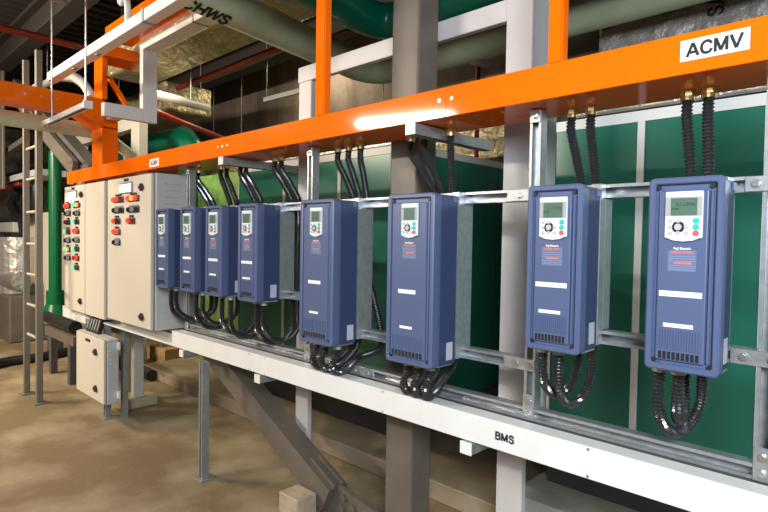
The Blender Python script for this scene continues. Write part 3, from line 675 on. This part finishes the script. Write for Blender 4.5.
pipe('sprinkler_pipe', 'thin red pipe crossing the dark ceiling at upper left', [(-5.6, -3, 3.2), (-5.72, .5, 3.2)], .032, 'pipe_red', n=12, grp='thin red overhead pipes')
pipe('sprinkler_pipe', 'thin red pipe in front of the dark back wall', [(-6.4, 1.45, 3.2), (-3.6, 1.42, 3.2)], .03, 'pipe_red', n=12, grp='thin red overhead pipes')
pipe('sprinkler_pipe', 'thin red pipe at upper right of the brown column', [(-2.95, 2.2, 3.35), (.5, 2.2, 3.35)], .03, 'pipe_red', n=12, grp='thin red overhead pipes')
a0 = aZ(146, 108, 2.62); a1 = aZ(222, 138, 2.62)
pipe('sprinkler_pipe', 'red pipe just above the orange trunking behind the cabinets', [a0, a1 + (a1 - a0) * .1], .028, 'pipe_red', n=12, grp='thin red overhead pipes')
pipe('steel_conduit', 'thin steel conduit leading to the white tray at upper left', [(-3.75, -3, 2.93), (-3.99, -.44, 2.93)], .014, 'galv_dull', n=10, cat='conduit')
a0 = aZ(146, 92, 2.85); a1 = aZ(208, 108, 2.85)
pipe('drain_pipe', 'grey-white pipe running behind the white trunking drop', [a0 + (a1 - a0) * .02, a1], .045, 'pipe_white', n=14)
pipe('water_pipe', 'dark green pipe ending above the orange trunking behind the white trunking corner', [(-15.9, 1.5, 2.64), (-6.3, 1.5, 2.60), (-6.15, 1.5, 2.5), (-6.15, 1.5, .02)], .15, 'pipe_green', bend=0)
t = thing('background_frame', 'beige steel frame seen behind the orange riser', 'steel frame', (-6.8, 1.0, 0))
MB().box(-6.50, -6.28, .95, 1.05, 0, 2.80, .004).build('post', 'frame_beige', t)
MB().box(-8.4, -6.505, .95, 1.05, 2.66, 2.80, .004).build('top_beam', 'frame_beige', t)
MB().box(-8.4, -8.2, .95, 1.05, 0, 2.655, .004).build('post', 'frame_beige', t)
pipe('trunking_bend', 'pale bent trunking arching above the orange arm', [(-8.3, .4, 3.27), aY(60, 76, .4), aY(74, 77, .4), aY(84, 84, .4), aY(93, 98, .4)], .06, 'pipe_white', cat='trunking', n=4)
e = aY(488, 62, 2.4); stub = pipe('drain_pipe', 'pale stub pipe seen through the white frame', [(e.x, 2.4, e.z), (e.x - .35, 2.4, e.z + .14)], .05, 'pipe_white', n=14)
MB().cyl((e.x - .2, 2.4, e.z + .12), (e.x - .2, 2.4, 3.97), .006, 8).build('hanger_rod', 'galv_dull', stub)
e = aY(478, 78, 2.5); pipe('sprinkler_pipe', 'short red drop pipe seen through the white frame', [(e.x, 2.5, e.z + .1), (e.x, 2.5, 2.1)], .02, 'pipe_red', n=10)
e = aY(265, 100, 2.2); t = thing('hanging_strut', 'grey strut hanging before the dark back wall', 'hanging strut', e)
MB().bar((e.x, e.y, e.z), (e.x + 1.1, e.y, e.z - .02), .05, .05).build('channel', 'pale_steel', t)
MB().cyl((e.x + .03, e.y, e.z + .02), (e.x + .03, e.y, 3.97), .006, 8).build('threaded_rod', 'galv_dull', t)

def hang(o, spots, z0, zt=3.975):
    for x, y in spots: MB().cyl((x, y, z0), (x, y, zt), .006, 8).build('hanger_rod', 'galv_dull', o)
def find(l): return [o for o in C.objects if o.get('label') == l][0]
hang(find('flat foil-wrapped air duct overhead beside the pale green pipe'), ((-5.9, .62), (-5.9, 1.0), (-3.9, 1.0)), 3.5)
hang(find('foil-wrapped air duct farther back behind the white trunking drop'), ((-8.2, 1.45), (-6.7, 1.9)), 3.3)
hang(find('tan foil-wrapped duct seen in the gap beside the white post'), ((-4.4, 2.9), (-2.8, 2.9)), 2.75)
hang(find('added tan foil box standing in for the lit back wall left of the frame'), ((-8.0, 2.8), (-7.2, 2.8)), 2.8)
hang(find('grey duct high above the pale green pipe'), ((-3.7, .0), (-2.6, 0)), 3.5)
hang(find('crumpled grey foil-wrapped air duct above the right green unit lettered SA'), ((-1.3, 2.4), (1.2, 2.4)), 3.5)
hang(find('grey-white pipe running behind the white trunking drop'), ((a0.x * .3 + a1.x * .7, a0.y * .3 + a1.y * .7),), 2.89)
hang(find('thin steel conduit leading to the white tray at upper left'), ((-3.85, -1.9), (-3.97, -.7)), 2.944)
hang(find('pale bent trunking arching above the orange arm'), ((-7.6, .4),), 3.28)
# ============================================================ LADDER AND LEFT BACKGROUND
t = thing('ladder', 'tall grey metal ladder standing on the floor left of the cabinets', 'ladder', (-5.56, -.25, 0))
xa0, xa1 = -5.875, -5.71; xb0, xb1 = -5.475, -5.28
for a, b_ in ((-5.79, -5.745), (-5.40, -5.345)):
    MB().box(a, b_ - .008, -.275, -.227, .01, 2.99, .003).build('rail', 'ladder', t)
    box(a - .03, b_ + .03, -.30, -.19, 0, .01, 'foot', 'ladder', t)
for z in (.55, .82, 1.09, 1.36, 1.64, 1.93, 2.20, 2.45, 2.72): MB().cyl((-5.745, -.247, z), (-5.40, -.247, z), .012, 10).build('rung', 'rung', t)
def ub(px0, px1, py0, py1, X, dep, name, mt, lab, cat, bev=.01):
    a = aX(px0, py1, X); b = aX(px1, py0, X)
    return tag(MB().box(X - dep, X, min(a.y, b.y), max(a.y, b.y), max(a.z, 0.), b.z, bev).build(name, mt), lab, cat)
def uby(px0, px1, py0, py1, Y, dep, name, mt, lab, cat, bev=.01):
    a = aY(px0, py1, Y); b = aY(px1, py0, Y)
    return tag(MB().box(a.x, b.x, Y, Y + dep, max(a.z, 0.), b.z, bev).build(name, mt), lab, cat)
uby(30, 49, 212, 318, .6, .3, 'equipment_cabinet', 'cabinet', 'pale beige cabinet behind the ladder and green pipe', 'cabinet')
uby(44, 50, 140, 300, 1.9, .2, 'green_panel', 'lime', 'lime green panel behind the vertical green pipe', 'panel')
e = aY(8, 262, .35); t = thing('chiller_pipes', 'silver foil-wrapped pipes at the far left edge', 'wrapped pipe', (e.x, .35, 0))
for k, (px, py, rr) in enumerate(((-6, 262, .27), (10, 262, .25))):
    e = aY(px, py, .35); MB().cyl((e.x, .45, e.z - .45), (e.x, .45, e.z + .35), rr, 20).build('wrapped_pipe', 'silver_wrap', t)
e0 = aY(-20, 290, .3); e1 = aY(20, 281, .3); MB().cyl((e0.x, .32, e1.z - .12), (e1.x, .32, e1.z - .0), .12, 20).build('wrapped_pipe', 'silver_wrap', t)
e0 = aY(-10, 300, .5); MB().box(e0.x - .3, e1.x - .1, .2, .9, .0, .62, .02).build('pump_base', 'brown_steel', t)
pipe('hose', 'thick black hose looping behind the ladder', [aY(18, 190, .5), aY(12, 205, .5), aY(20, 217, .5), aY(30, 215, .5), aY(36, 200, .5), aY(36, 170, .5)], .06, 'black', cat='hose', n=12, smooth=True)
pipe('hose', 'thin black hose hanging below the looped one', [aY(20, 217, .5), aY(21, 240, .55), aY(10, 243, .6), aY(-8, 236, .6)], .035, 'black', cat='hose', n=10, smooth=True)
uby(-6, 13, 222, 232, .6, .4, 'white_box', 'paint_white_board', 'small white box at the far left edge', 'box')
uby(-6, 38, 174, 181, .3, .3, 'cable_ladder', 'pale_steel', 'grey horizontal cable channel crossing behind the ladder', 'cable channel')
uby(-6, 19, 184, 188, .35, .2, 'red_channel', 'pipe_red', 'red painted channel below the grey one at far left', 'channel')
uby(-3, 1.5, 30, 190, .2, .04, 'steel_post', 'ladder', 'grey steel post at the left picture edge', 'post')
e0 = aY(2, 155, .3); e1 = aY(26, 139, .3)
tag(MB().bar(e0, e1, .05, .07).build('tie_bar', 'ladder'), 'slanted grey tie bar left of the ladder', 'tie bar')
e0 = aY(-6, 420, .0); 
tag(MB().cyl((-9.5, .8, .06), (-5.45, .75, .06), .055, 14).build('floor_pipe', 'black'), 'black pipe lying along the floor behind the small grey box', 'pipe')
tag(MB().cyl((-9.5, .55, .42), (-5.45, .5, .42), .045, 14).build('floor_pipe', 'brown_steel'), 'brown pipe running low behind the small grey box', 'pipe')
uby(-6, 40, 290, 330, 1.0, .5, 'equipment_plinth', 'block', 'tan concrete plinth at the far left', 'plinth')

pipe('floor_hose', 'black hose lying on the floor left of the small grey box', [aZ(-12, 366, .05), aZ(10, 361, .05), aZ(40, 357, .05), aZ(74, 350, .05)], .05, 'black', cat='hose', n=10, smooth=True)
t = thing('pipe_skid', 'beige steel skid with black pipe below the green pipe foot', 'skid', aZ(64, 350, 0))
q = aY(46, 330, .12); r_ = aY(78, 342, .12)
MB().bar((q.x, .15, q.z), (r_.x - .1, .15, q.z), .08, .09).build('skid_beam', 'brown_steel', t)
for xx in (q.x + .1, r_.x - .3): MB().box(xx, xx + .08, .12, .18, 0, q.z - .046).build('leg', 'ahu_base', t)
MB().cyl((q.x - .2, .16, q.z + .12), (r_.x - .2, .16, q.z + .12), .06, 14).build('black_pipe', 'black', t)
# ============================================================ LIGHT
def area(loc, target, sx, sy, power, col, name):
    l = bpy.data.lights.new(name, 'AREA'); l.shape = 'RECTANGLE'; l.size = sx; l.size_y = sy; l.energy = power; l.color = col
    o = bpy.data.objects.new(name, l); C.objects.link(o); o.location = loc
    o.rotation_euler = (Vector(target) - Vector(loc)).to_track_quat('-Z', 'Y').to_euler(); return o
area((-5.0, -3.9, 3.04), (-3.9, 0, 1.2), 1.35, .05, 165, (1, .88, .74), 'batten_and_fill_lamp')
area((1.0, -2.5, 2.35), (-.3, 0, 1.0), .9, .9, 140, (.84, .92, 1), 'doorway_light')
area((-7.0, -2.6, 3.2), (-6.0, -.6, 0), 1.3, .22, 165, (1, .85, .64), 'batten_and_fill_lamp')
area((-5.3, .75, 3.05), (-5.2, 1.5, 1.2), .8, .2, 12, (1, .9, .65), 'batten_and_fill_lamp')  # added rear lamp, unseen, brightens the lime housing
area((-5.5, 2.9, 3.8), (-5.5, 2.2, 1), 1.2, .2, 30, (1, .85, .6), 'batten_and_fill_lamp')  # unseen rear fill, added to brighten the back of the room
w = bpy.data.worlds.new('world'); bpy.context.scene.world = w; w.use_nodes = True
w.node_tree.nodes['Background'].inputs[0].default_value = (.85, .88, 1, 1); w.node_tree.nodes['Background'].inputs[1].default_value = .14
vs = bpy.context.scene.view_settings; vs.view_transform = 'Standard'; vs.look = 'None'; vs.gamma = 1; vs.use_curve_mapping = False; vs.exposure = .35
